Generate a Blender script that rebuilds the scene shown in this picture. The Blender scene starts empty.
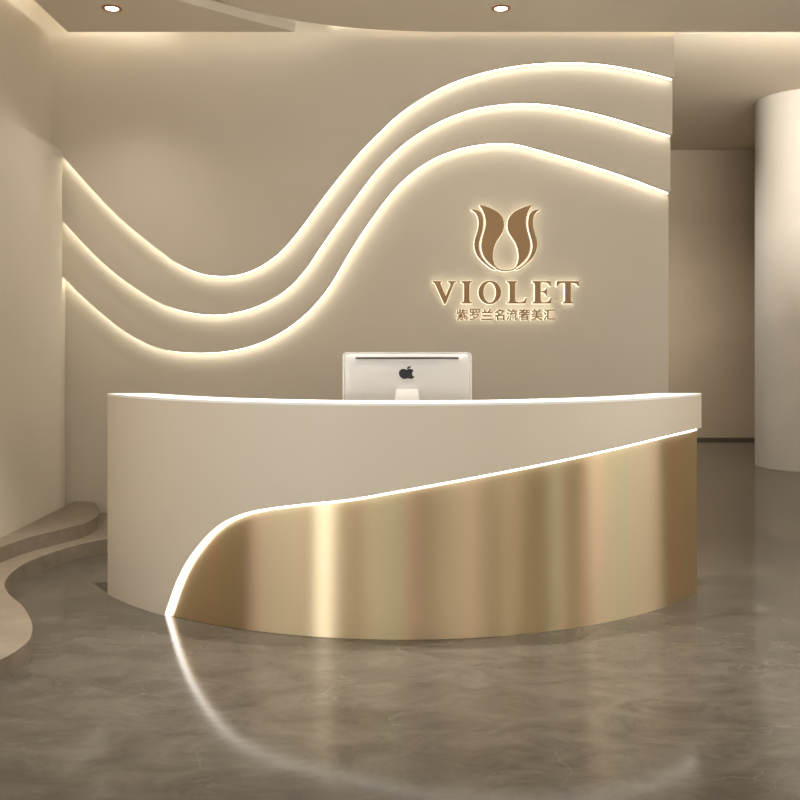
import bpy, bmesh, math
from mathutils import Vector
from mathutils.geometry import tessellate_polygon

scene = bpy.context.scene
COL = scene.collection
PI = math.pi
F = 900.0            # focal length in pixels
CZ = 1.39            # eye height
HY = 340.0           # horizon row


def at(px, py, Y):
    """point seen at (px,py) lying at depth Y"""
    return Vector(((px - 400) / F * Y, Y, CZ - (py - HY) / F * Y))


def on_level(px, py, z):
    Y = (CZ - z) * F / (py - HY)
    return ((px - 400) / F * Y, Y)


# ------------------------------------------------------------------ materials
def new_mat(name):
    m = bpy.data.materials.new(name)
    m.use_nodes = True
    return m, m.node_tree, m.node_tree.nodes['Principled BSDF']


def plain(name, col, rough=0.6, metal=0.0, var=0.04, scale=3.0, bump=0.0, bscale=60, spec=0.5):
    m, nt, b = new_mat(name)
    N, L = nt.nodes, nt.links
    tc = N.new('ShaderNodeTexCoord')
    no = N.new('ShaderNodeTexNoise')
    no.inputs['Scale'].default_value = scale
    no.inputs['Detail'].default_value = 5
    L.new(tc.outputs['Object'], no.inputs['Vector'])
    rp = N.new('ShaderNodeValToRGB')
    rp.color_ramp.elements[0].position = 0.3
    rp.color_ramp.elements[1].position = 0.7
    rp.color_ramp.elements[0].color = tuple(c * (1 - var) for c in col) + (1,)
    rp.color_ramp.elements[1].color = tuple(min(1, c * (1 + var)) for c in col) + (1,)
    L.new(no.outputs['Fac'], rp.inputs['Fac'])
    L.new(rp.outputs['Color'], b.inputs['Base Color'])
    b.inputs['Roughness'].default_value = rough
    b.inputs['Metallic'].default_value = metal
    b.inputs['Specular IOR Level'].default_value = spec
    if bump:
        n2 = N.new('ShaderNodeTexNoise')
        n2.inputs['Scale'].default_value = bscale
        L.new(tc.outputs['Object'], n2.inputs['Vector'])
        bp = N.new('ShaderNodeBump')
        bp.inputs['Strength'].default_value = bump
        bp.inputs['Distance'].default_value = 0.01
        L.new(n2.outputs['Fac'], bp.inputs['Height'])
        L.new(bp.outputs['Normal'], b.inputs['Normal'])
    return m


def emit(name, col, strength):
    m, nt, b = new_mat(name)
    nt.nodes.remove(b)
    e = nt.nodes.new('ShaderNodeEmission')
    e.inputs['Color'].default_value = tuple(col) + (1,)
    e.inputs['Strength'].default_value = strength
    nt.links.new(e.outputs[0], nt.nodes['Material Output'].inputs['Surface'])
    return m


def stone(name, tile=True, c0=(0.20, 0.165, 0.13), c1=(0.30, 0.255, 0.21), rough=0.22):
    m, nt, b = new_mat(name)
    N, L = nt.nodes, nt.links
    tc = N.new('ShaderNodeTexCoord')
    mp = N.new('ShaderNodeMapping')
    mp.inputs['Scale'].default_value = (0.75, 1.3, 1)
    L.new(tc.outputs['Object'], mp.inputs['Vector'])
    n1 = N.new('ShaderNodeTexNoise')
    n1.inputs['Scale'].default_value = 4.5
    n1.inputs['Detail'].default_value = 12
    n1.inputs['Roughness'].default_value = 0.72
    n1.inputs['Distortion'].default_value = 0.6
    L.new(mp.outputs[0], n1.inputs['Vector'])
    rp = N.new('ShaderNodeValToRGB')
    rp.color_ramp.elements[0].position = 0.36
    rp.color_ramp.elements[1].position = 0.66
    rp.color_ramp.elements[0].color = c0 + (1,)
    rp.color_ramp.elements[1].color = c1 + (1,)
    L.new(n1.outputs['Fac'], rp.inputs['Fac'])
    # thin pale veins: warped cell borders
    n2 = N.new('ShaderNodeTexNoise')
    n2.inputs['Scale'].default_value = 2.5
    n2.inputs['Detail'].default_value = 4
    L.new(mp.outputs[0], n2.inputs['Vector'])
    mx = N.new('ShaderNodeMixRGB')
    mx.inputs['Fac'].default_value = 0.35
    L.new(mp.outputs[0], mx.inputs['Color1'])
    L.new(n2.outputs['Color'], mx.inputs['Color2'])
    vo = N.new('ShaderNodeTexVoronoi')
    vo.feature = 'DISTANCE_TO_EDGE'
    vo.inputs['Scale'].default_value = 6.5
    L.new(mx.outputs[0], vo.inputs['Vector'])
    vr = N.new('ShaderNodeValToRGB')
    vr.color_ramp.elements[0].position = 0.0
    vr.color_ramp.elements[0].color = (1, 1, 1, 1)
    vr.color_ramp.elements[1].position = 0.016
    vr.color_ramp.elements[1].color = (0, 0, 0, 1)
    L.new(vo.outputs['Distance'], vr.inputs['Fac'])
    n3 = N.new('ShaderNodeTexNoise')
    n3.inputs['Scale'].default_value = 1.9
    n3.inputs['Detail'].default_value = 3
    L.new(tc.outputs['Object'], n3.inputs['Vector'])
    r3 = N.new('ShaderNodeValToRGB')
    r3.color_ramp.elements[0].position = 0.5
    r3.color_ramp.elements[1].position = 0.72
    L.new(n3.outputs['Fac'], r3.inputs['Fac'])
    mu = N.new('ShaderNodeMath')
    mu.operation = 'MULTIPLY'
    L.new(vr.outputs['Color'], mu.inputs[0])
    L.new(r3.outputs['Color'], mu.inputs[1])
    m2 = N.new('ShaderNodeMath')
    m2.operation = 'MULTIPLY'
    m2.inputs[1].default_value = 0.16
    L.new(mu.outputs[0], m2.inputs[0])
    mv = N.new('ShaderNodeMixRGB')
    mv.inputs['Color2'].default_value = (0.46, 0.41, 0.35, 1)
    L.new(m2.outputs[0], mv.inputs['Fac'])
    L.new(rp.outputs['Color'], mv.inputs['Color1'])
    last = mv.outputs[0]
    if tile:
        br = N.new('ShaderNodeTexBrick')
        br.offset = 0.5
        br.inputs['Scale'].default_value = 1.0
        br.inputs['Brick Width'].default_value = 2.4
        br.inputs['Row Height'].default_value = 0.8
        br.inputs['Mortar Size'].default_value = 0.0022
        br.inputs['Mortar Smooth'].default_value = 0.3
        br.inputs['Color1'].default_value = (1, 1, 1, 1)
        br.inputs['Color2'].default_value = (0.96, 0.96, 0.96, 1)
        br.inputs['Mortar'].default_value = (0.90, 0.89, 0.88, 1)
        L.new(tc.outputs['Object'], br.inputs['Vector'])
        mt = N.new('ShaderNodeMixRGB')
        mt.blend_type = 'MULTIPLY'
        mt.inputs['Fac'].default_value = 1
        L.new(last, mt.inputs['Color1'])
        L.new(br.outputs['Color'], mt.inputs['Color2'])
        last = mt.outputs[0]
    L.new(last, b.inputs['Base Color'])
    b.inputs['Roughness'].default_value = rough
    b.inputs['Specular IOR Level'].default_value = 0.33
    rr = N.new('ShaderNodeMapRange')
    rr.inputs['To Min'].default_value = rough * 0.85
    rr.inputs['To Max'].default_value = rough * 1.2
    L.new(n1.outputs['Fac'], rr.inputs['Value'])
    L.new(rr.outputs[0], b.inputs['Roughness'])
    return m


def gold_mat():
    m, nt, b = new_mat('brushed_gold')
    N, L = nt.nodes, nt.links
    uv = N.new('ShaderNodeUVMap')
    uv.uv_map = 'UVMap'
    sp = N.new('ShaderNodeSeparateXYZ')
    L.new(uv.outputs[0], sp.inputs[0])
    no = N.new('ShaderNodeTexNoise')          # slight tint bands put in for the hues of reflected streaks
    no.noise_dimensions = '1D'
    no.inputs['Scale'].default_value = 5.0
    no.inputs['Detail'].default_value = 3.0
    L.new(sp.outputs['Y'], no.inputs['W'])
    rp = N.new('ShaderNodeValToRGB')
    e = rp.color_ramp.elements
    e[0].position = 0.36
    e[0].color = (0.68, 0.57, 0.345, 1)
    e[1].position = 0.64
    e[1].color = (0.74, 0.545, 0.355, 1)
    L.new(no.outputs['Fac'], rp.inputs['Fac'])
    L.new(rp.outputs['Color'], b.inputs['Base Color'])
    b.inputs['Metallic'].default_value = 1.0
    b.inputs['Roughness'].default_value = 0.345
    b.inputs['Anisotropic'].default_value = 1.0
    tg = N.new('ShaderNodeTangent')
    tg.direction_type = 'UV_MAP'
    tg.uv_map = 'UVMap'
    L.new(tg.outputs[0], b.inputs['Tangent'])
    return m


WALL = (0.60, 0.537, 0.445)
M = {
    'wall': plain('wall_plaster', WALL, 0.75, var=0.025, scale=1.2, bump=0.06, bscale=40, spec=0.25),
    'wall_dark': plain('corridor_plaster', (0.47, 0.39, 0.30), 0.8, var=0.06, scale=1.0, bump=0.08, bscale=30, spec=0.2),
    'ceiling': plain('ceiling_paint', (0.74, 0.67, 0.56), 0.85, var=0.015, scale=1.0, spec=0.2),
    'column': plain('column_plaster', (0.50, 0.475, 0.435), 0.75, var=0.02, scale=2, spec=0.25),
    'floor': stone('polished_taupe_marble', c0=(0.064, 0.054, 0.042), c1=(0.112, 0.096, 0.077), rough=0.12),
    'step': stone('honed_step_stone', tile=False, c0=(0.185, 0.148, 0.108), c1=(0.25, 0.204, 0.155), rough=0.5),
    'cream': plain('cream_lacquer', (0.68, 0.60, 0.49), 0.38, var=0.01, scale=1.5),
    'top': plain('white_solid_surface', (0.92, 0.91, 0.88), 0.35, var=0.01),
    'gold': gold_mat(),
    'bronze': plain('brushed_bronze_letter', (0.34, 0.205, 0.095), 0.45, metal=0.25, var=0.04, scale=12),
    'alu': plain('silver_aluminium', (0.52, 0.507, 0.49), 0.42, metal=0.2, var=0.01, scale=5),
    'alu_light': plain('bright_aluminium', (0.86, 0.84, 0.81), 0.35, metal=0.2, var=0.01, scale=5),
    'black': plain('gloss_black', (0.004, 0.004, 0.004), 0.35, var=0.0),
    'slot': plain('dark_slot', (0.05, 0.035, 0.03), 0.7, var=0.05),
    'copper': plain('copper_ring', (0.42, 0.17, 0.06), 0.35, metal=0.7, var=0.05, scale=10),
    'skirt': plain('dark_skirting', (0.10, 0.075, 0.055), 0.5, var=0.05),
    'frame': plain('window_frame_bronze', (0.22, 0.17, 0.12), 0.4, var=0.05),  # frames of the added glowing panes
    'wood': plain('worktop_laminate', (0.45, 0.36, 0.27), 0.45, var=0.08, scale=8),
    'led_wall': emit('led_warm_white', (1.0, 0.95, 0.80), 7.8),
    'led_desk': emit('led_neutral_white', (1.0, 0.965, 0.90), 5.0),
    'halo': emit('halo_acrylic', (1.0, 0.90, 0.66), 1.7),
    'lamp': emit('downlight_lens', (1.0, 0.93, 0.82), 9.0),
    'pane_bright': emit('bright_daylit_pane', (0.93, 0.97, 1.0), 6.0),  # added glow, reflected as a bright streak in the gold
    'pane_rear': emit('dim_daylit_pane', (1.0, 0.95, 0.88), 0.9),  # glow of the added rear panes, for fill
    'panel': emit('luminous_panel', (1.0, 0.97, 0.87), 2.7),  # glow of the added fill panels
    'pane_soft': emit('soft_daylit_pane', (1.0, 0.98, 0.93), 1.3),  # added side glow for softer streaks and fill
}


# ------------------------------------------------------------------ helpers
def link(name, me, mat, parent=None, loc=None):
    o = bpy.data.objects.new(name, me)
    COL.objects.link(o)
    if mat is not None:
        me.materials.append(mat)
    if parent is not None:
        o.parent = parent
    if loc is not None:
        o.location = loc
    return o


def from_bm(name, bm, mat, parent=None, loc=None, smooth=False):
    bmesh.ops.recalc_face_normals(bm, faces=bm.faces)
    me = bpy.data.meshes.new(name)
    bm.to_mesh(me)
    bm.free()
    if smooth:
        for p in me.polygons:
            p.use_smooth = True
        try:
            me.set_sharp_from_angle(angle=math.radians(35))
        except Exception:
            pass
    return link(name, me, mat, parent, loc)


def tag(o, label, cat, group=None):
    o['label'] = label
    o['category'] = cat
    if group:
        o['group'] = group
    return o


def struct(o, label=None):
    o['kind'] = 'structure'
    if label:
        o['label'] = label
    return o


def empty(name, loc):
    o = bpy.data.objects.new(name, None)
    o.empty_display_size = 0.1
    COL.objects.link(o)
    o.location = loc
    return o


def add_box(bm, x0, x1, y0, y1, z0, z1, bev=0.0):
    vs = [bm.verts.new((x, y, z)) for x in (x0, x1) for y in (y0, y1) for z in (z0, z1)]
    f = [(0, 1, 3, 2), (4, 6, 7, 5), (0, 4, 5, 1), (2, 3, 7, 6), (0, 2, 6, 4), (1, 5, 7, 3)]
    fs = [bm.faces.new([vs[i] for i in q]) for q in f]
    if bev:
        es = list({e for fa in fs for e in fa.edges})
        bmesh.ops.bevel(bm, geom=es, offset=bev, segments=2, affect='EDGES')


def box(name, x0, x1, y0, y1, z0, z1, mat, parent=None, bev=0.0):
    bm = bmesh.new()
    add_box(bm, x0, x1, y0, y1, z0, z1, bev)
    return from_bm(name, bm, mat, parent)


def add_prism(bm, pts, h0, h1, place):
    """closed outline pts [(a,b)], extruded from h0 to h1; place(a,b,h)->xyz"""
    n = len(pts)
    lo = [bm.verts.new(place(a, b, h0)) for a, b in pts]
    hi = [bm.verts.new(place(a, b, h1)) for a, b in pts]
    tris = tessellate_polygon([[Vector((a, b, 0)) for a, b in pts]])
    for t in tris:
        try:
            bm.faces.new([lo[i] for i in t])
            bm.faces.new([hi[i] for i in reversed(t)])
        except ValueError:
            pass
    for i in range(n):
        j = (i + 1) % n
        bm.faces.new((lo[i], lo[j], hi[j], hi[i]))


def prism_z(name, pts, z0, z1, mat, parent=None, bev=0.0):
    bm = bmesh.new()
    add_prism(bm, pts, z0, z1, lambda a, b, h: (a, b, h))
    return from_bm(name, bm, mat, parent)


def catmull(pts, sub=8, closed=False):
    out = []
    n = len(pts)
    P = [Vector(p) for p in pts]
    rng = range(n if closed else n - 1)
    for i in rng:
        p1, p2 = P[i], P[(i + 1) % n]
        p0 = P[(i - 1) % n] if (closed or i > 0) else p1 * 2 - p2
        p3 = P[(i + 2) % n] if (closed or i + 2 < n) else p2 * 2 - p1
        # centripetal
        d1 = max((p1 - p0).length, 1e-6) ** .5
        d2 = max((p2 - p1).length, 1e-6) ** .5
        d3 = max((p3 - p2).length, 1e-6) ** .5
        t0, t1, t2, t3 = 0, d1, d1 + d2, d1 + d2 + d3
        for k in range(sub):
            t = t1 + (t2 - t1) * k / sub
            A1 = p0 * ((t1 - t) / (t1 - t0)) + p1 * ((t - t0) / (t1 - t0))
            A2 = p1 * ((t2 - t) / (t2 - t1)) + p2 * ((t - t1) / (t2 - t1))
            A3 = p2 * ((t3 - t) / (t3 - t2)) + p3 * ((t - t2) / (t3 - t2))
            B1 = A1 * ((t2 - t) / (t2 - t0)) + A2 * ((t - t0) / (t2 - t0))
            B2 = A2 * ((t3 - t) / (t3 - t1)) + A3 * ((t - t1) / (t3 - t1))
            out.append(B1 * ((t2 - t) / (t2 - t1)) + B2 * ((t - t1) / (t2 - t1)))
    if not closed:
        out.append(P[-1].copy())
    return [tuple(p) for p in out]


def lerp_curve(pts, xs):
    """y of polyline pts (sorted by x) at each x in xs"""
    out = []
    j = 0
    for x in xs:
        while j < len(pts) - 2 and pts[j + 1][0] < x:
            j += 1
        (xa, ya), (xb, yb) = pts[j][:2], pts[j + 1][:2]
        out.append(ya + (yb - ya) * (x - xa) / max(xb - xa, 1e-9))
    return out


# ------------------------------------------------------------------ the room shell
XL = -2.513            # left wall
XR = 5.0
YB = -5.0
ZT = 4.03
ZR = 3.602            # underside of the right-hand ceiling
struct(box('floor', -4.2, 7.0, YB - .1, 12.9, -0.12, 0.0, M['floor']), 'taupe marble floor with large tiles')
struct(box('ceiling', -4.2, 7.0, YB - .1, 12.9, ZT, ZT + 0.12, M['ceiling']))
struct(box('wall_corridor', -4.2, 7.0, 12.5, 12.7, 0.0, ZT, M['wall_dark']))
struct(box('baseboard_corridor', -4.2, 5.0, 12.47, 12.5, 0.0, 0.035, M['skirt']))

# the relief wall: a core slab and three panels, each with a wavy lower edge
YS = [6.50, 6.585, 6.67, 6.755]
WX0 = XL
WX = [274.3 / F * 6.50, 272.3 / F * 6.585, 270.4 / F * 6.67, 268.4 / F * 6.755]
wall_back = struct(box('wall_back', WX0, WX[3], YS[3], 6.93, 0.0, ZT, M['wall']), 'beige feature wall with three wavy relief panels')

C1 = [(50, 141), (60.8, 154), (80, 176), (100, 198), (120, 218), (140, 235), (160, 251), (180, 265), (200, 273.5), (220, 276),
      (240, 274), (260, 266), (280, 251.5), (300, 228.5), (320, 201), (340, 175.5), (360, 151.5), (380, 131), (400, 112.5),
      (425, 95.5), (450, 82.5), (475, 73.5), (500, 67.3), (525, 63.3), (550, 61.3), (575, 61), (600, 62.3), (625, 65.8),
      (650, 71), (674.5, 77.5), (700, 85)]
C2 = [(50, 207), (61, 219), (80, 240), (100, 260), (120, 277), (140, 291), (160, 303), (180, 310.5), (200, 314.3), (215, 315),
      (232, 313.3), (252, 308), (272, 299), (288, 288), (304, 271), (320, 247.5), (340, 219), (360, 191.5), (375, 172), (400, 146.5),
      (425, 128.7), (450, 116), (475, 107.7), (500, 103.5), (525, 102), (550, 103.5), (575, 107.5), (600, 113), (625, 120),
      (650, 127.8), (672, 134.5), (700, 143)]
C3 = [(50, 264), (61, 275), (80, 294), (100, 312), (120, 328), (140, 340.3), (160, 348.5), (180, 352.3), (200, 353.2), (220, 352.3),
      (240, 349), (260, 343), (280, 333), (296, 322), (312, 307.5), (328, 288), (340, 268.5), (352, 248), (370, 221), (385, 200.5),
      (400, 183), (425, 163), (450, 151), (475, 144.5), (500, 142.3), (515, 143), (530, 146.3), (550, 152), (575, 159.2),
      (600, 167), (625, 175.3), (650, 184.3), (670, 192), (700, 203)]


def relief(curve, k):
    """world x,z of a wavy edge on the front face of panel k, cut to the wall's width"""
    Y = YS[k]
    c = [(at(px, py, Y).x, at(px, py, Y).z) for px, py in catmull(curve, 6)]
    WX1 = WX[k]
    xs = [WX0 + (WX1 - WX0) * i / 260 for i in range(261)]
    c.sort()
    return list(zip(xs, lerp_curve(c, xs)))


names = ['topmost', 'middle', 'lowest']
strip_labels = ['topmost of the three wavy warm white LED strips recessed in the beige wall',
                'middle wavy warm white LED strip recessed in the beige wall',
                'lowest wavy warm white LED strip in the beige wall, above the logo sign']
for k, cv in enumerate((C1, C2, C3)):
    e = relief(cv, k)
    WX1 = WX[k]
    poly = list(e) + [(WX1, ZT), (WX0, ZT)]
    bm = bmesh.new()
    add_prism(bm, poly, YS[k], YS[k + 1], lambda a, b, h: (a, h, b))
    p = from_bm('relief_panel', bm, M['wall'], wall_back)
    # LED tape under the wavy edge, set back from the panel's face
    y0, y1 = YS[k] + 0.044, YS[k] + 0.068
    bm = bmesh.new()
    rows = []
    e = [p for p in e if p[0] > -0.3757 * YS[k] - 0.006]
    n = len(e)
    for i in range(n):
        a = Vector(e[max(i - 1, 0)])
        b = Vector(e[min(i + 1, n - 1)])
        t = (b - a).normalized()
        nn = Vector((t.y, -t.x))          # pointing down / away from the panel
        x, z = e[i]
        x = min(max(x, WX0 + 0.004), WX1 - 0.004)
        p0 = (x, z)
        p1 = (min(max(x + nn.x * 0.003, WX0 + .002), WX1 - .002), z + nn.y * 0.003)
        rows.append([bm.verts.new((p0[0], y0, p0[1])), bm.verts.new((p1[0], y0, p1[1])),
                     bm.verts.new((p1[0], y1, p1[1])), bm.verts.new((p0[0], y1, p0[1]))])
    for i in range(n - 1):
        for j in range(4):
            bm.faces.new((rows[i][j], rows[i][(j + 1) % 4], rows[i + 1][(j + 1) % 4], rows[i + 1][j]))
    bm.faces.new(rows[0])
    bm.faces.new(rows[-1])
    s = from_bm('led_strip', bm, M['led_wall'])
    tag(s, strip_labels[k], 'light strip')

# left side: tall wall and the lower projecting wall block in front of it
struct(box('wall_left', -2.75, XL, YB, 6.93, 0.0, ZT, M['wall']))
struct(box('wall_left_lower', XL, -2.441, 3.2, YS[0], 0.0, 2.76, M['wall']), 'lower projecting part of the left wall')
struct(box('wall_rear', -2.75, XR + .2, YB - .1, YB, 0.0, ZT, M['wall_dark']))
struct(box('wall_right', XR, XR + .2, YB, 12.5, 0.0, ZT, M['wall']))
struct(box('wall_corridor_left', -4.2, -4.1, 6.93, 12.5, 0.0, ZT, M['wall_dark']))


# glowing panes added behind and beside the camera for gold streaks and fill
def window(n, side, a0, a1, z0, z1, mat):
    bmf = bmesh.new()
    t = 0.05
    nm = 'window_%d' % n
    if side == 'L':
        def B(bm, u0, u1, w0, w1, d0, d1): add_box(bm, XL + d0, XL + d1, u0, u1, w0, w1)
    elif side == 'R':
        def B(bm, u0, u1, w0, w1, d0, d1): add_box(bm, XR - d1, XR - d0, u0, u1, w0, w1)
    else:
        def B(bm, u0, u1, w0, w1, d0, d1): add_box(bm, u0, u1, YB + d0, YB + d1, w0, w1)
    B(bmf, a0 - t, a0, z0 - t, z1 + t, 0, .06)
    B(bmf, a1, a1 + t, z0 - t, z1 + t, 0, .06)
    B(bmf, a0, a1, z0 - t, z0, 0, .06)
    B(bmf, a0, a1, z1, z1 + t, 0, .06)
    fr = struct(from_bm(nm, bmf, M['frame']))
    bmp = bmesh.new()
    B(bmp, a0, a1, z0, z1, 0.005, .02)
    from_bm('window_pane', bmp, mat, fr)
    return fr


window(1, 'L', -0.95, 0.42, 0.1, 3.2, M['pane_bright'])
window(2, 'R', 2.35, 5.0, 0.1, 3.2, M['pane_soft'])
window(3, 'R', 0.55, 1.3, 0.1, 3.2, M['pane_soft'])
window(4, 'R', -3.0, -2.5, 0.1, 3.2, M['pane_soft'])
window(5, 'L', 0.9, 2.9, 0.1, 3.2, M['pane_soft'])
for q in range(4):
    window(6 + q, 'B', -2.35 + q * 1.82, -0.65 + q * 1.82, 0.1, 3.2, M['pane_rear'])
for q, (xx, yy) in enumerate(((-0.9, -2.6), (2.6, -2.6), (-0.9, -0.3), (2.6, -0.3))):  # glowing panels added out of view as soft room fill
    lp = empty('ceiling_light_panel', (xx, yy, ZR))
    tag(lp, 'large square luminous ceiling panel in the room behind the viewer', 'ceiling light', 'luminous ceiling panels')
    box('frame', -1.05, 1.05, -1.05, 1.05, -0.02, 0.0, M['top'], lp)
    box('diffuser', -1.0, 1.0, -1.0, 1.0, -0.026, -0.0205, M['panel'], lp)

# suspended ceilings
ZR = 3.602            # underside of the right-hand ceiling
edge_px = [(265, 13.5), (282, 17.5), (300, 21), (325, 24.8), (350, 27.6), (375, 29.5), (400, 30.7), (430, 31.7), (470, 32)]
edge = [on_level(px, py, ZR) for px, py in edge_px]
ye = edge[-1][1]
pre = [(-2.05, 3.2), (-1.98, 4.0), (-1.75, 4.9), (-1.38, 5.62)]
crv = catmull(pre + edge, 6)
poly = [(x, y) for x, y in crv] + [(XR, ye), (XR, YB), (-2.05, YB)]
struct(prism_z('ceiling_right', poly, ZR, ZR + 0.06, M['ceiling']), 'suspended ceiling with a curved left edge')

ZLc = 3.54
se = [on_level(px, py, ZLc) for px, py in ((178, 0), (207, 8.3), (236, 16.4), (266, 24.4), (295.5, 32))]
yb = se[-1][1]
sc_ = catmull([(-2.0, 3.3), (-1.93, 4.2), (-1.75, 5.05)] + se, 5)
poly = [(-2.317, 3.3)] + [(x, y) for x, y in sc_] + [(-2.317, yb)]
struct(prism_z('ceiling_left', poly, ZLc, ZLc + 0.060, M['ceiling']), 'lower suspended ceiling leaf with a pointed tip')

# column
bm = bmesh.new()
bmesh.ops.create_cone(bm, cap_ends=True, segments=96, radius1=.5, radius2=.5, depth=ZT - .002)
col = from_bm('round_column', bm, M['column'], None, (4.44, 9.9, ZT / 2), smooth=True)
tag(col, 'thick round off-white column standing in the space to the right', 'column')

# steps
top_px = [(90, 502.6), (96.6, 506), (99.2, 511.5), (95.4, 517.5), (84, 523.3), (60, 529.6), (30, 537.2), (0, 547.5), (-60, 575)]
a = 0.09
up = [on_level(px, py, 2 * a) for px, py in top_px]
up = catmull([(up[0][0] - .25, 6.745)] + [(up[0][0] + 0.0, 6.73)] + up[1:], 8)
poly = [(-2.436, 6.75)] + up + [(-2.436, up[-1][1])]
poly = [(x, y) for x, y in poly if x > -2.437]
poly = [(-2.436, 6.75)] + [p for p in poly if p != (-2.436, 6.75)]
cut = [p for p in poly]
upper = prism_z('curved_step', cut, a, 2 * a, M['step'])
tag(upper, 'upper curved stone step with a rounded end against the beige wall', 'step')
low_px = [(108, 539), (90, 542), (60, 550), (30, 561), (15, 570), (6.5, 579), (4.5, 585), (9, 594), (21, 604.5), (28.5, 615),
          (32.4, 627), (28.5, 640.5), (18, 649.5), (0, 660), (-30, 671)]
lo = [on_level(px, py, a) for px, py in low_px]
lo = catmull([(-0.95, 6.75), (-1.15, 6.35), (-1.5, 6.07)] + lo, 8)
lx, ly = lo[-1]
poly = [(-2.436, 6.75)] + lo + [(lx - .35, ly - .12), (-2.436, ly - .3)]
lower = prism_z('curved_step', poly, 0.0, a, M['step'])
tag(lower, 'lower curved stone step that swings out towards the left foreground', 'step')

# ------------------------------------------------------------------ reception desk
AX, AY = 0.02, 6.234
RW, RG, RI = 2.083, 2.062, 1.89
ZD = 1.098
desk = empty('reception_desk', (AX, 4.6, 0))
tag(desk, 'curved reception desk in cream with a brushed gold front panel', 'reception desk')
OFF = (0, AY - 4.6, 0)


def ring_pts(R, x0, x1, n):
    """points of the arc of radius R between local x0 and x1 (front side)"""
    t0, t1 = math.asin(max(-1, min(1, x0 / R))), math.asin(max(-1, min(1, x1 / R)))
    return [(R * math.sin(t0 + (t1 - t0) * i / n), -R * math.cos(t0 + (t1 - t0) * i / n)) for i in range(n + 1)]


YC = -1.292            # local y of the straight end cut
XE0, XE1 = -1.62, 1.636


def ring(name, Ro, Ri, z0, z1, mat, yc=YC, xo0=XE0, xo1=XE1, parent=desk):
    def half(R, s):
        x = math.sqrt(max(R * R - yc * yc, 0))
        lim = XE1 if s > 0 else -XE0
        return s * min(x, 9)
    out = ring_pts(Ro, max(half(Ro, -1), xo0), min(half(Ro, 1), xo1), 120)
    inn = ring_pts(Ri, half(Ri, -1), half(Ri, 1), 120)
    poly = out + inn[::-1]
    bm = bmesh.new()
    n = len(out)
    V = [[bm.verts.new((x, y, z)) for x, y in out] for z in (z0, z1)]
    W = [[bm.verts.new((x, y, z)) for x, y in inn] for z in (z0, z1)]
    for i in range(n - 1):
        bm.faces.new((V[0][i], V[0][i + 1], V[1][i + 1], V[1][i]))
        bm.faces.new((W[0][i], W[1][i], W[1][i + 1], W[0][i + 1]))
        bm.faces.new((V[1][i], V[1][i + 1], W[1][i + 1], W[1][i]))
        bm.faces.new((V[0][i], W[0][i], W[0][i + 1], V[0][i + 1]))
    for i in (0, n - 1):
        bm.faces.new((V[0][i], V[1][i], W[1][i], W[0][i]))
    return from_bm(name, bm, mat, parent, OFF, smooth=True)


# LED line in pixels -> angle and height on the shell
led_px = [(163.4, 618.5), (165.6, 611), (168.8, 602), (175, 584.5), (185, 564), (195, 549.5), (210, 532.5), (225, 521.3), (245, 513.2),
          (265, 508.8), (300, 504.3), (350, 499), (395, 491.3), (440, 483.2), (485, 474.9), (530, 466.2), (575, 457), (620, 447),
          (665, 436.2), (702, 427.5), (720, 423)]


def on_cyl(px, py, R):
    k = (px - 400) / F
    A = k * k + 1
    B = -2 * (k * AX + AY)
    C = AX * AX + AY * AY - R * R
    t = (-B - math.sqrt(B * B - 4 * A * C)) / 2 / A
    return math.asin((k * t - AX) / R), CZ - (py - HY) / F * t


edge_c = catmull([on_cyl(px, py, RW) for px, py in led_px], 8)
th0 = math.asin(XE0 / RW)
th1 = math.asin(XE1 / RW)
led_th0 = edge_c[0][0]
thg1 = math.asin(1.612 / RG)


def edge_z(th):
    if th <= led_th0:
        return 0.0
    return max(0.0, lerp_curve(edge_c, [th])[0])


# cream shell whose lower edge sweeps up over the gold
N_ = 260
ths = sorted(set([th0 + (th1 - th0) * i / N_ for i in range(N_ + 1)] + [t for t, z in edge_c if th0 < t < th1]))
bm = bmesh.new()
rows = []
RB = RG - 0.012
for t in ths:
    zl = edge_z(t)
    rows.append([bm.verts.new((r * math.sin(t), -r * math.cos(t), z)) for r, z in ((RW, zl), (RW, ZD - .012), (RB, ZD - .012), (RB, zl))])
for i in range(len(rows) - 1):
    for j in range(4):
        bm.faces.new((rows[i][j], rows[i][(j + 1) % 4], rows[i + 1][(j + 1) % 4], rows[i + 1][j]))
bm.faces.new(rows[0])
bm.faces.new(rows[-1])
from_bm('front_shell', bm, M['cream'], desk, OFF, smooth=True)['label'] = 'cream shell with a sweeping lower edge'

# gold panel
bm = bmesh.new()
uvl = bm.loops.layers.uv.new('UVMap')
ths = [led_th0 + (thg1 - led_th0) * i / 200 for i in range(201)]
rows = []
for t in ths:
    zt = max(edge_z(t) + 0.004, 0.01)
    zt = min(zt, ZD - .05)
    rows.append((t, [bm.verts.new((r * math.sin(t), -r * math.cos(t), z)) for r, z in ((RG, 0.0006), (RG, zt), (RG - .010, zt), (RG - .010, 0.0006))], zt))
for i in range(len(rows) - 1):
    for j in range(4):
        q = (rows[i][1][j], rows[i][1][(j + 1) % 4], rows[i + 1][1][(j + 1) % 4], rows[i + 1][1][j])
        f = bm.faces.new(q)
bm.faces.new(rows[0][1])
bm.faces.new(rows[-1][1])
bmesh.ops.recalc_face_normals(bm, faces=bm.faces)
for f in bm.faces:
    for lp in f.loops:
        c = lp.vert.co
        lp[uvl].uv = (c.z, math.atan2(c.x, -c.y) * 2)
me = bpy.data.meshes.new('gold_panel')
bm.to_mesh(me)
bm.free()
for p in me.polygons:
    p.use_smooth = True
me.set_sharp_from_angle(angle=math.radians(35))
link('gold_panel', me, M['gold'], desk, OFF)['label'] = 'brushed gold curved front panel'

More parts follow.
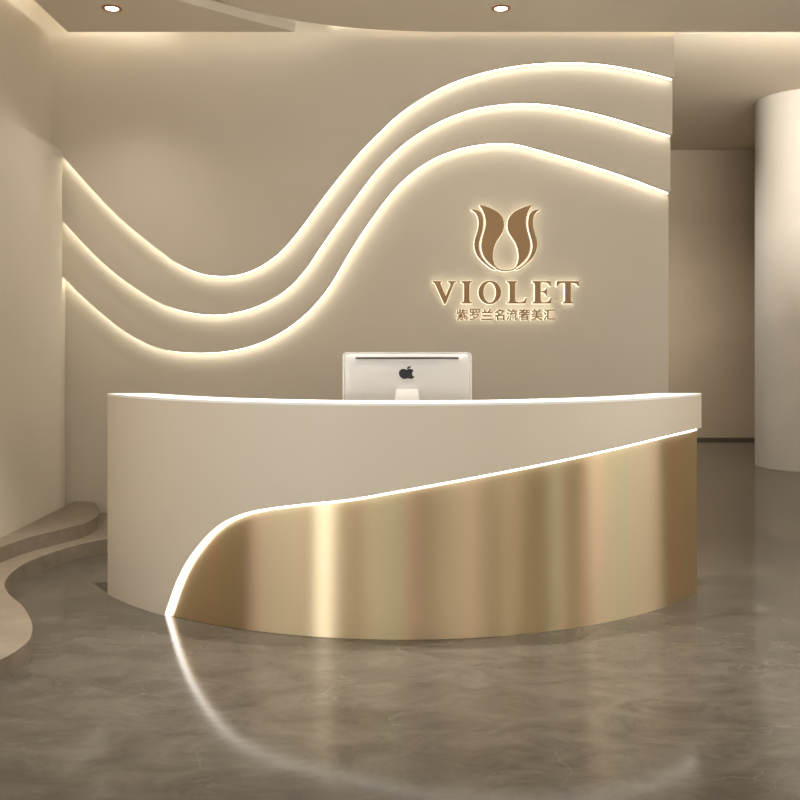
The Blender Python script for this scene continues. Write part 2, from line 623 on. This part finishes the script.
# LED line under the shell
bm = bmesh.new()
pts = [(t, z) for t, z in edge_c if t <= thg1 + 0.001]
rows = []
RL0, RL1 = RG + 0.001, RG + 0.013
for i, (t, z) in enumerate(pts):
    a_ = Vector((pts[max(i - 1, 0)][0] * RW, pts[max(i - 1, 0)][1]))
    b_ = Vector((pts[min(i + 1, len(pts) - 1)][0] * RW, pts[min(i + 1, len(pts) - 1)][1]))
    d = (b_ - a_).normalized()
    nn = Vector((d.y, -d.x))
    w = 0.0105 + 0.015 * max(0.0, 1 - (t - led_th0) / 0.30)
    q = Vector((t * RW, z)) + nn * w
    p_ = Vector((t * RW, z)) - nn * 0.002
    rows.append([bm.verts.new((r * math.sin(u.x / RW), -r * math.cos(u.x / RW), max(u.y, 0.002))) for r, u in
                 ((RL1, p_), (RL1, q), (RL0, q), (RL0, p_))])
for i in range(len(rows) - 1):
    for j in range(4):
        bm.faces.new((rows[i][j], rows[i][(j + 1) % 4], rows[i + 1][(j + 1) % 4], rows[i + 1][j]))
bm.faces.new(rows[-1])
bm.faces.new(rows[0])
from_bm('led_strip', bm, M['led_desk'], desk, OFF)['label'] = 'white glowing LED line between cream shell and gold panel'

ring('inner_body', RG - .0125, RI, 0.0, ZD - .012, M['cream'])
ring('counter_top', RW, RI, ZD - .012, ZD, M['top'])['label'] = 'white counter top, brightly lit'
# working surface behind the raised counter
YW = -1.30
out = ring_pts(RI - .001, -1.36, 1.36, 60)
poly = out + [(1.2, -1.18), (0.55, -1.10), (-0.55, -1.10), (-1.2, -1.18)]
bm = bmesh.new()
add_prism(bm, poly, 0.71, 0.74, lambda a, b, h: (a, b, h))
from_bm('worktop', bm, M['wood'], desk, OFF)
for sx in (-1, 1):
    bm = bmesh.new()
    x = sx * 0.9
    add_box(bm, x - .01, x + .01, -math.sqrt((RI - .005) ** 2 - .91 ** 2), -1.2, 0.0, 0.71)
    from_bm('support_panel', bm, M['cream'], desk, OFF)

# ------------------------------------------------------------------ computer
mon = empty('desktop_computer', (0.036, 4.58, 0.74))
tag(mon, 'silver all-in-one desktop computer seen from behind on the reception desk', 'computer')
W2, H0, H1 = 0.326, 0.075, 0.586      # half width, bottom and top above the worktop
YBK = -0.045                           # back of the rim, local


def rrect(hw, z0, z1, r, n=8):
    pts = []
    for cx, cz, a0 in ((hw - r, z1 - r, 0), (-hw + r, z1 - r, 90), (-hw + r, z0 + r, 180), (hw - r, z0 + r, 270)):
        for i in range(n + 1):
            t = math.radians(a0 + 90 * i / n)
            pts.append((cx + r * math.cos(t), cz + r * math.sin(t)))
    return pts


bm = bmesh.new()
cz = (H0 + H1) / 2
prof = [(1.0, 0.018), (1.0, -0.004), (0.992, -0.0075), (0.985, -0.008), (0.975, -0.0105), (0.96, -0.0135), (0.93, -0.0165), (0.88, -0.0190), (0.8, -0.0208), (0.6, -0.0225), (0.3, -0.023)]
base = rrect(W2, H0, H1, 0.018)
rings = []
for s, y in prof:
    rings.append([bm.verts.new((x * (1 - (1 - s) * (1 if s < .9 else .5)) if False else x - math.copysign((1 - s) * W2 * (1 if s < .95 else 1), x) * min(1, abs(x) / W2),
                                y, cz + (z - cz) * (1 - (1 - s)))) for x, z in base])
n = len(base)
for i in range(len(rings) - 1):
    for j in range(n):
        bm.faces.new((rings[i][j], rings[i][(j + 1) % n], rings[i + 1][(j + 1) % n], rings[i + 1][j]))
bm.faces.new(rings[0])
bm.faces.new(rings[-1])
from_bm('case', bm, M['alu'], mon, None, smooth=True)['label'] = 'silver aluminium back of the case'
bm = bmesh.new()
add_prism(bm, rrect(W2 - .004, H0 + .004, H1 - .004, .015), 0.0182, 0.021, lambda a, b, h: (a, h, b))
from_bm('screen', bm, M['black'], mon)
bm = bmesh.new()
outr = rrect(W2 + .001, H0, H1 + .001, 0.019)
inr = rrect(W2 - .0035, H0 + .004, H1 - .0035, 0.016)
A0 = [[bm.verts.new((x, y, z)) for x, z in outr] for y in (0.016, -0.0125)]
A1 = [[bm.verts.new((x, y, z)) for x, z in inr] for y in (0.016, -0.0125)]
for j in range(n):
    k = (j + 1) % n
    bm.faces.new((A0[0][j], A0[0][k], A0[1][k], A0[1][j]))
    bm.faces.new((A1[0][j], A1[1][j], A1[1][k], A1[0][k]))
    bm.faces.new((A0[1][j], A0[1][k], A1[1][k], A1[1][j]))
    bm.faces.new((A0[0][j], A1[0][j], A1[0][k], A0[0][k]))
from_bm('rim', bm, M['alu_light'], mon, None)['label'] = 'pale bright rim around the case'
bm = bmesh.new()
zv = 1.2985 - 0.74
add_prism(bm, rrect(0.262, zv - .0045, zv + .0045, .004, 4), -0.0232, -0.008, lambda a, b, h: (a, h, b))
from_bm('vent_slot', bm, M['slot'], mon)['label'] = 'long dark vent slot'
# stand: bent sheet
prof2 = [(-0.030, 1.143 - .74), (-0.033, 0.33), (-0.038, 0.20), (-0.042, 0.06), (-0.040, 0.024), (-0.035, 0.010), (-0.015, 0.006), (0.05, 0.006), (0.13, 0.006)]
prof2 = catmull(prof2, 5)
bm = bmesh.new()
rows = []
for i, (y, z) in enumerate(prof2):
    a_ = Vector(prof2[max(i - 1, 0)])
    b_ = Vector(prof2[min(i + 1, len(prof2) - 1)])
    d = (b_ - a_).normalized()
    nn = Vector((-d.y, d.x)) * 0.0045
    t = max(0, min(1, (0.403 - z) / 0.16))
    hw = 0.055 + 0.022 * t
    rows.append([bm.verts.new(c) for c in ((-hw, y - nn.x, z - nn.y), (hw, y - nn.x, z - nn.y), (hw, y + nn.x, z + nn.y), (-hw, y + nn.x, z + nn.y))])
for i in range(len(rows) - 1):
    for j in range(4):
        bm.faces.new((rows[i][j], rows[i][(j + 1) % 4], rows[i + 1][(j + 1) % 4], rows[i + 1][j]))
bm.faces.new(rows[0])
bm.faces.new(rows[-1])
st = from_bm('stand', bm, M['alu_light'], mon)
st['label'] = 'bright bent aluminium stand'
# fruit emblem on the back (view zoomed 8x, origin 380,355)
ap = [(214, 118), (228, 112), (248, 112), (264, 120), (270, 127), (260, 135), (256, 147), (258, 160), (266, 169), (275, 173), (268, 184),
      (256, 191), (240, 190), (226, 187), (212, 189), (196, 192), (180, 188), (164, 176), (154, 160), (152, 144), (156, 128), (168, 116),
      (184, 111), (200, 113)]
lf = [(214, 110), (217, 101), (226, 94), (244, 89), (246, 97), (240, 104), (228, 109)]
cxl = 213.0
YL = 4.58 - 0.024


def lg(p):
    q = at(380 + p[0] / 8, 355 + p[1] / 8, YL)
    return (q.x - 0.036, q.z - .74)


bm = bmesh.new()
for pl in (ap, lf):
    add_prism(bm, catmull([lg(p) for p in pl], 4, True), -0.0245, -0.015, lambda a, b, h: (a, h, b))
from_bm('emblem', bm, M['black'], mon)['label'] = 'black bitten apple emblem'

# ------------------------------------------------------------------ wall sign
YW0 = YS[3]


def offset_poly(pts, d):
    n = len(pts)
    area = sum(pts[i][0] * pts[(i + 1) % n][1] - pts[(i + 1) % n][0] * pts[i][1] for i in range(n))
    s = 1 if area > 0 else -1
    out = []
    for i in range(n):
        p0, p1, p2 = Vector(pts[i - 1]), Vector(pts[i]), Vector(pts[(i + 1) % n])
        e1 = (p1 - p0)
        e2 = (p2 - p1)
        if e1.length < 1e-9 or e2.length < 1e-9:
            out.append(tuple(p1))
            continue
        e1.normalize()
        e2.normalize()
        n1 = Vector((e1.y, -e1.x)) * s
        n2 = Vector((e2.y, -e2.x)) * s
        m_ = (n1 + n2)
        if m_.length < 0.3:
            m_ = n1
        m_.normalize()
        f = min(1.8, 1 / max(m_.dot(n1), 0.3))
        out.append(tuple(p1 + m_ * d * f))
    return out


def sign_piece(name, outlines, parent, label=None, holes=None, d=0.0022):
    """a bronze face with a glowing acrylic layer behind it"""
    origin = parent.location
    P = lambda a, b, h: (a - origin.x, h - origin.y, b - origin.z)
    face = bmesh.new()
    back = bmesh.new()
    for i, pl in enumerate(outlines):
        hole = holes[i] if holes else None
        if hole is None:
            add_prism(face, pl, YW0 - 0.050, YW0 - 0.038, P)
            add_prism(back, offset_poly(pl, d), YW0 - 0.0375, YW0 - 0.003, P)
        else:
            for bm_, o_, h_, y0, y1 in ((face, pl, hole, YW0 - 0.050, YW0 - 0.022),
                                        (back, offset_poly(pl, d), offset_poly(hole, -d), YW0 - 0.0375, YW0 - 0.003)):
                n = len(o_)
                A = [[bm_.verts.new(P(x, z, y)) for x, z in o_] for y in (y0, y1)]
                B = [[bm_.verts.new(P(x, z, y)) for x, z in h_] for y in (y0, y1)]
                for j in range(n):
                    k = (j + 1) % n
                    bm_.faces.new((A[0][j], A[0][k], A[1][k], A[1][j]))
                    bm_.faces.new((B[0][j], B[1][j], B[1][k], B[0][k]))
                    bm_.faces.new((A[0][j], B[0][j], B[0][k], A[0][k]))
                    bm_.faces.new((A[1][j], A[1][k], B[1][k], B[1][j]))
    f = from_bm(name, face, M['bronze'], parent)
    if label:
        f['label'] = label
    b = from_bm('halo_layer', back, M['halo'], f)
    return f


def px_world(pl, sc, ox, oy):
    out = []
    for x, y in pl:
        q = at(ox + x / sc, oy + y / sc, YW0 - 0.050)
        out.append((q.x, q.z))
    return out


logo = empty('flower_emblem', at(505, 271, YW0))
tag(logo, 'bronze backlit tulip-shaped emblem mounted on the wall above the lettering', 'sign')
big = [(176, 90), (230, 102), (290, 126), (345, 160), (378, 202), (391, 250), (389, 300), (374, 340), (348, 380), (322, 422),
       (303, 472), (293, 530), (296, 580), (310, 622), (332, 652), (318, 648), (285, 626), (244, 588), (210, 540), (193, 490), (189, 440), (197, 390),
       (210, 340), (224, 290), (228, 230), (219, 178), (200, 132)]
small = [(98, 129), (140, 132), (175, 145), (197, 175), (206, 215), (208, 260), (202, 310), (188, 360), (174, 410), (169, 455),
         (176, 500), (196, 550), (230, 598), (278, 638), (325, 667), (288, 660), (235, 622), (180, 572), (145, 520), (128, 460), (131, 400),
         (149, 340), (163, 285), (165, 230), (152, 180), (130, 150)]
arc = [(322, 646), (360, 660), (405, 666), (455, 660), (493, 646), (500, 652), (460, 671), (408, 678), (355, 671), (318, 654)]
mir = lambda pl: [(814 - x, y) for x, y in pl]
LS, LX, LY = 800 / 90, 460, 195
for pl in (big, small, mir(big), mir(small), arc):
    c = catmull(px_world(pl, LS, LX, LY), 3, True)
    sign_piece('petal' if pl is not arc else 'petal_base', [c], logo)

GL = {
    'V': [(12, 55), (60, 55), (60, 60), (52, 66), (79, 128), (102, 73), (98, 65), (90, 60), (90, 55), (132, 55), (132, 60), (121, 66), (78, 171), (71, 171), (24, 67), (12, 60)],
    'I': [(156, 55), (211, 55), (211, 60), (201, 66), (198, 75), (198, 149), (201, 158), (211, 163), (211, 168), (156, 168), (156, 163), (167, 158), (170, 149), (170, 75), (167, 66), (156, 60)],
    'L': [(385, 55), (439, 55), (439, 60), (429, 66), (426, 75), (426, 145), (429, 157), (441, 161), (458, 160), (471, 153), (479, 138), (484, 138), (479, 168), (385, 168), (385, 163), (395, 158), (398, 149), (398, 75), (395, 66), (385, 60)],
    'E': [(512, 55), (603, 55), (606, 82), (601, 82), (595, 71), (584, 64), (565, 62), (555, 64), (553, 72), (553, 105), (568, 104), (577, 100), (580, 91), (585, 91), (585, 129), (580, 129), (577, 118), (568, 113), (553, 112), (553, 148), (556, 158), (566, 161), (582, 160), (596, 152), (603, 138), (608, 138), (604, 168), (512, 168), (512, 163), (522, 158), (525, 149), (525, 75), (522, 66), (512, 60)],
    'T': [(635, 55), (742, 55), (747, 82), (741, 82), (734, 71), (722, 66), (706, 65), (704, 72), (704, 149), (707, 158), (717, 163), (717, 168), (663, 168), (663, 163), (673, 158), (676, 149), (676, 72), (674, 65), (658, 66), (646, 71), (638, 82), (632, 82)],
}
word = empty('lettering_sign', at(505, 304, YW0))
tag(word, 'bronze backlit serif lettering reading VIOLET on the wall', 'sign')
for ch in 'VIOLET':
    if ch == 'O':
        o_ = [(299 + 57 * math.cos(t), 112 + 59 * math.sin(t)) for t in [2 * PI * i / 48 for i in range(48)]]
        h_ = [(299 + 31 * math.cos(t), 112 + 50 * math.sin(t)) for t in [2 * PI * i / 48 for i in range(48)]]
        sign_piece('letter', [px_world(o_, 5, 430, 270)], word, holes=[px_world(h_, 5, 430, 270)])
    else:
        sign_piece('letter', [px_world(GL[ch], 5, 430, 270)], word)

# small Chinese row
row = empty('character_sign', at(505.5, 320, YW0))
tag(row, 'row of eight small bronze Chinese characters glowing on the wall under VIOLET', 'sign')


def glyph_mesh(ch, size, off, ext):
    cu = bpy.data.curves.new('glyph', 'FONT')
    cu.body = ch
    cu.size = size
    cu.offset = off
    cu.extrude = ext
    cu.resolution_u = 3
    ob = bpy.data.objects.new('glyph', cu)
    COL.objects.link(ob)
    dg = bpy.context.evaluated_depsgraph_get()
    dg.update()
    me = bpy.data.meshes.new_from_object(ob.evaluated_get(dg))
    COL.objects.unlink(ob)
    bpy.data.objects.remove(ob)
    return me


chars = '紫罗兰名流奢美汇'
s_ = (YW0 - .03) / F
for i, ch in enumerate(chars):
    cxp = 430 + (160 + i * 62.3) / 5
    c = at(cxp, 314.6, YW0 - .05)
    src = glyph_mesh(ch, 0.092, 0.0, 0.0)
    vs = [v.co.copy() for v in src.vertices]
    ps = [tuple(p.vertices) for p in src.polygons]
    mx = (min(v.x for v in vs) + max(v.x for v in vs)) / 2
    my = (min(v.y for v in vs) + max(v.y for v in vs)) / 2
    sc_f = 0.081 / max(max(v.x for v in vs) - min(v.x for v in vs), max(v.y for v in vs) - min(v.y for v in vs))
    parent = row
    for rad, cnt, y0, y1, mt, nm in ((0.0021, 12, -0.050, -0.038, 'bronze', 'character'), (0.0027, 12, -0.0375, -0.003, 'halo', 'halo_layer')):
        bm = bmesh.new()
        for q in range(cnt):
            dx, dz = rad * math.cos(2 * PI * q / cnt), rad * math.sin(2 * PI * q / cnt)
            A = []
            for dep in (y0 + q * 0.00004, y1):
                A.append([bm.verts.new(((v.x - mx) * sc_f + dx + c.x - row.location.x, YW0 + dep - row.location.y,
                                        (v.y - my) * sc_f + dz + c.z - row.location.z)) for v in vs])
            cnt_e = {}
            for p in ps:
                bm.faces.new([A[0][k] for k in p])
                for k in range(len(p)):
                    e_ = (p[k], p[(k + 1) % len(p)])
                    cnt_e[e_] = cnt_e.get(e_, 0) + 1
            for (u, v_) in cnt_e:
                if (v_, u) not in cnt_e:
                    bm.faces.new((A[0][u], A[0][v_], A[1][v_], A[1][u]))
        parent = from_bm(nm, bm, M[mt], parent)


# ------------------------------------------------------------------ downlights
def downlight(x, y, z, label, group=None):
    e = empty('downlight', (x, y, z))
    tag(e, label, 'ceiling light', group)
    bm = bmesh.new()
    n = 40
    pr = [(0.064, 0.0), (0.064, -0.004), (0.060, -0.006), (0.046, -0.006), (0.042, -0.001), (0.042, 0.0)]
    rings = [[bm.verts.new((r * math.cos(2 * PI * j / n), r * math.sin(2 * PI * j / n), zz)) for j in range(n)] for r, zz in pr]
    for i in range(len(pr)):
        A, B = rings[i], rings[(i + 1) % len(pr)]
        for j in range(n):
            bm.faces.new((A[j], A[(j + 1) % n], B[(j + 1) % n], B[j]))
    from_bm('trim_ring', bm, M['copper'], e, None, smooth=True)['label'] = 'copper trim ring'
    bm = bmesh.new()
    bmesh.ops.create_cone(bm, cap_ends=True, segments=32, radius1=.0415, radius2=.0415, depth=0.003)
    from_bm('lens', bm, M['lamp'], e, (0, 0, -0.0017))['label'] = 'glowing white lens'
    return e


def spot(x, y, z, power, angle, blend=0.5, size=0.05, color=(1, .93, .82), target=None):
    l = bpy.data.lights.new('spot', 'SPOT')
    l.energy = power
    l.spot_size = math.radians(angle)
    l.spot_blend = blend
    l.shadow_soft_size = size
    l.color = color
    o = bpy.data.objects.new('spot_lamp', l)
    COL.objects.link(o)
    o.location = (x, y, z)
    if target is not None:
        o.rotation_euler = (Vector(target) - Vector((x, y, z))).to_track_quat('-Z', 'Y').to_euler()
    return o


def area(x, y, z, sx, sy, power, target, color=(1, .93, .82)):
    l = bpy.data.lights.new('area', 'AREA')
    l.shape = 'RECTANGLE'
    l.size = sx
    l.size_y = sy
    l.energy = power
    l.color = color
    o = bpy.data.objects.new('cove_lamp', l)  # serves the cove tape and the added fill lamps
    COL.objects.link(o)
    o.location = (x, y, z)
    o.rotation_euler = (Vector(target) - Vector((x, y, z))).to_track_quat('-Z', 'Y').to_euler()
    return o


xa, ya = on_level(112, 8.2, ZLc)
downlight(xa, ya, ZLc, 'round recessed downlight with a copper ring in the left ceiling leaf')
spot(xa, ya, ZLc - .02, 42, 105, 1.0)
xb, yb2 = on_level(501, 8.3, ZR)
downlight(xb, yb2, ZR, 'round recessed downlight with a copper ring in the ceiling above the logo sign')
spot(xb, yb2, ZR - .02, 20, 105, 1.0)
for x in (-1.25, 0.1, 1.45):
    downlight(x, 4.42, ZR, 'recessed ceiling downlight with a copper ring above the reception desk', 'downlights above the desk')
    spot(x, 4.42, ZR - .02, 440, 64, .75, size=.04, color=(1, .95, .87))

# cove light behind the ceiling edges (warm tape lying on the suspended ceilings)
area(-2.42, 4.9, 3.66, 3.0, 0.03, 12, (-2.6, 5.0, 3.60), (1, .92, .76))
area(-1.45, 6.32, 3.68, 1.9, 0.03, 1.5, (-1.45, 6.55, 3.5), (1, .92, .76))
area(0.75, 6.475, 3.68, 2.5, 0.02, 1.5, (0.75, 6.51, 3.5), (1, .92, .76))
for ux, uy in ((4.95, 3.7), (4.955, -0.9), (-2.463, -1.2), (-2.463, 2.6)):  # unseen uplights added to lift the ceiling tone
    ul = empty('linear_uplight', (ux, uy, 3.3))
    tag(ul, 'slim white wall uplight washing the ceiling, outside the picture', 'wall light', 'linear wall uplights')
    box('body', -.05, .05, -.8, .8, -.04, 0, M['top'], ul)
    area(ux, uy, 3.31, 1.5, 0.08, 45, (1.0 if ux > 0 else 0.3, uy + .4, 4.6))
# unseen fill lamps added to brighten the corridor and its ceiling
area(3.4, 6.3, 3.75, 2.4, 0.06, 170, (3.4, 9.0, 4.1))
spot(2.4, 10.6, 3.9, 220, 150, .9, size=.2)
spot(3.0, 7.6, 3.9, 110, 130, .9, size=.2)

# ------------------------------------------------------------------ world, camera, view
w = bpy.data.worlds.new('world')
scene.world = w
w.use_nodes = True
w.node_tree.nodes['Background'].inputs[0].default_value = (1, .95, .88, 1)
w.node_tree.nodes['Background'].inputs[1].default_value = 0.3

cam_d = bpy.data.cameras.new('camera')
cam = bpy.data.objects.new('camera', cam_d)
COL.objects.link(cam)
cam.location = (0, 0, CZ)
cam.rotation_euler = (math.radians(90), 0, 0)
cam_d.sensor_width = 36
cam_d.lens = 36 * F / 800
cam_d.shift_y = (HY - 400) / 800
cam_d.clip_start = 0.05
scene.camera = cam

scene.view_settings.view_transform = 'Standard'
scene.view_settings.look = 'None'
scene.view_settings.gamma = 1
scene.view_settings.use_curve_mapping = False
scene.view_settings.exposure = 0.18
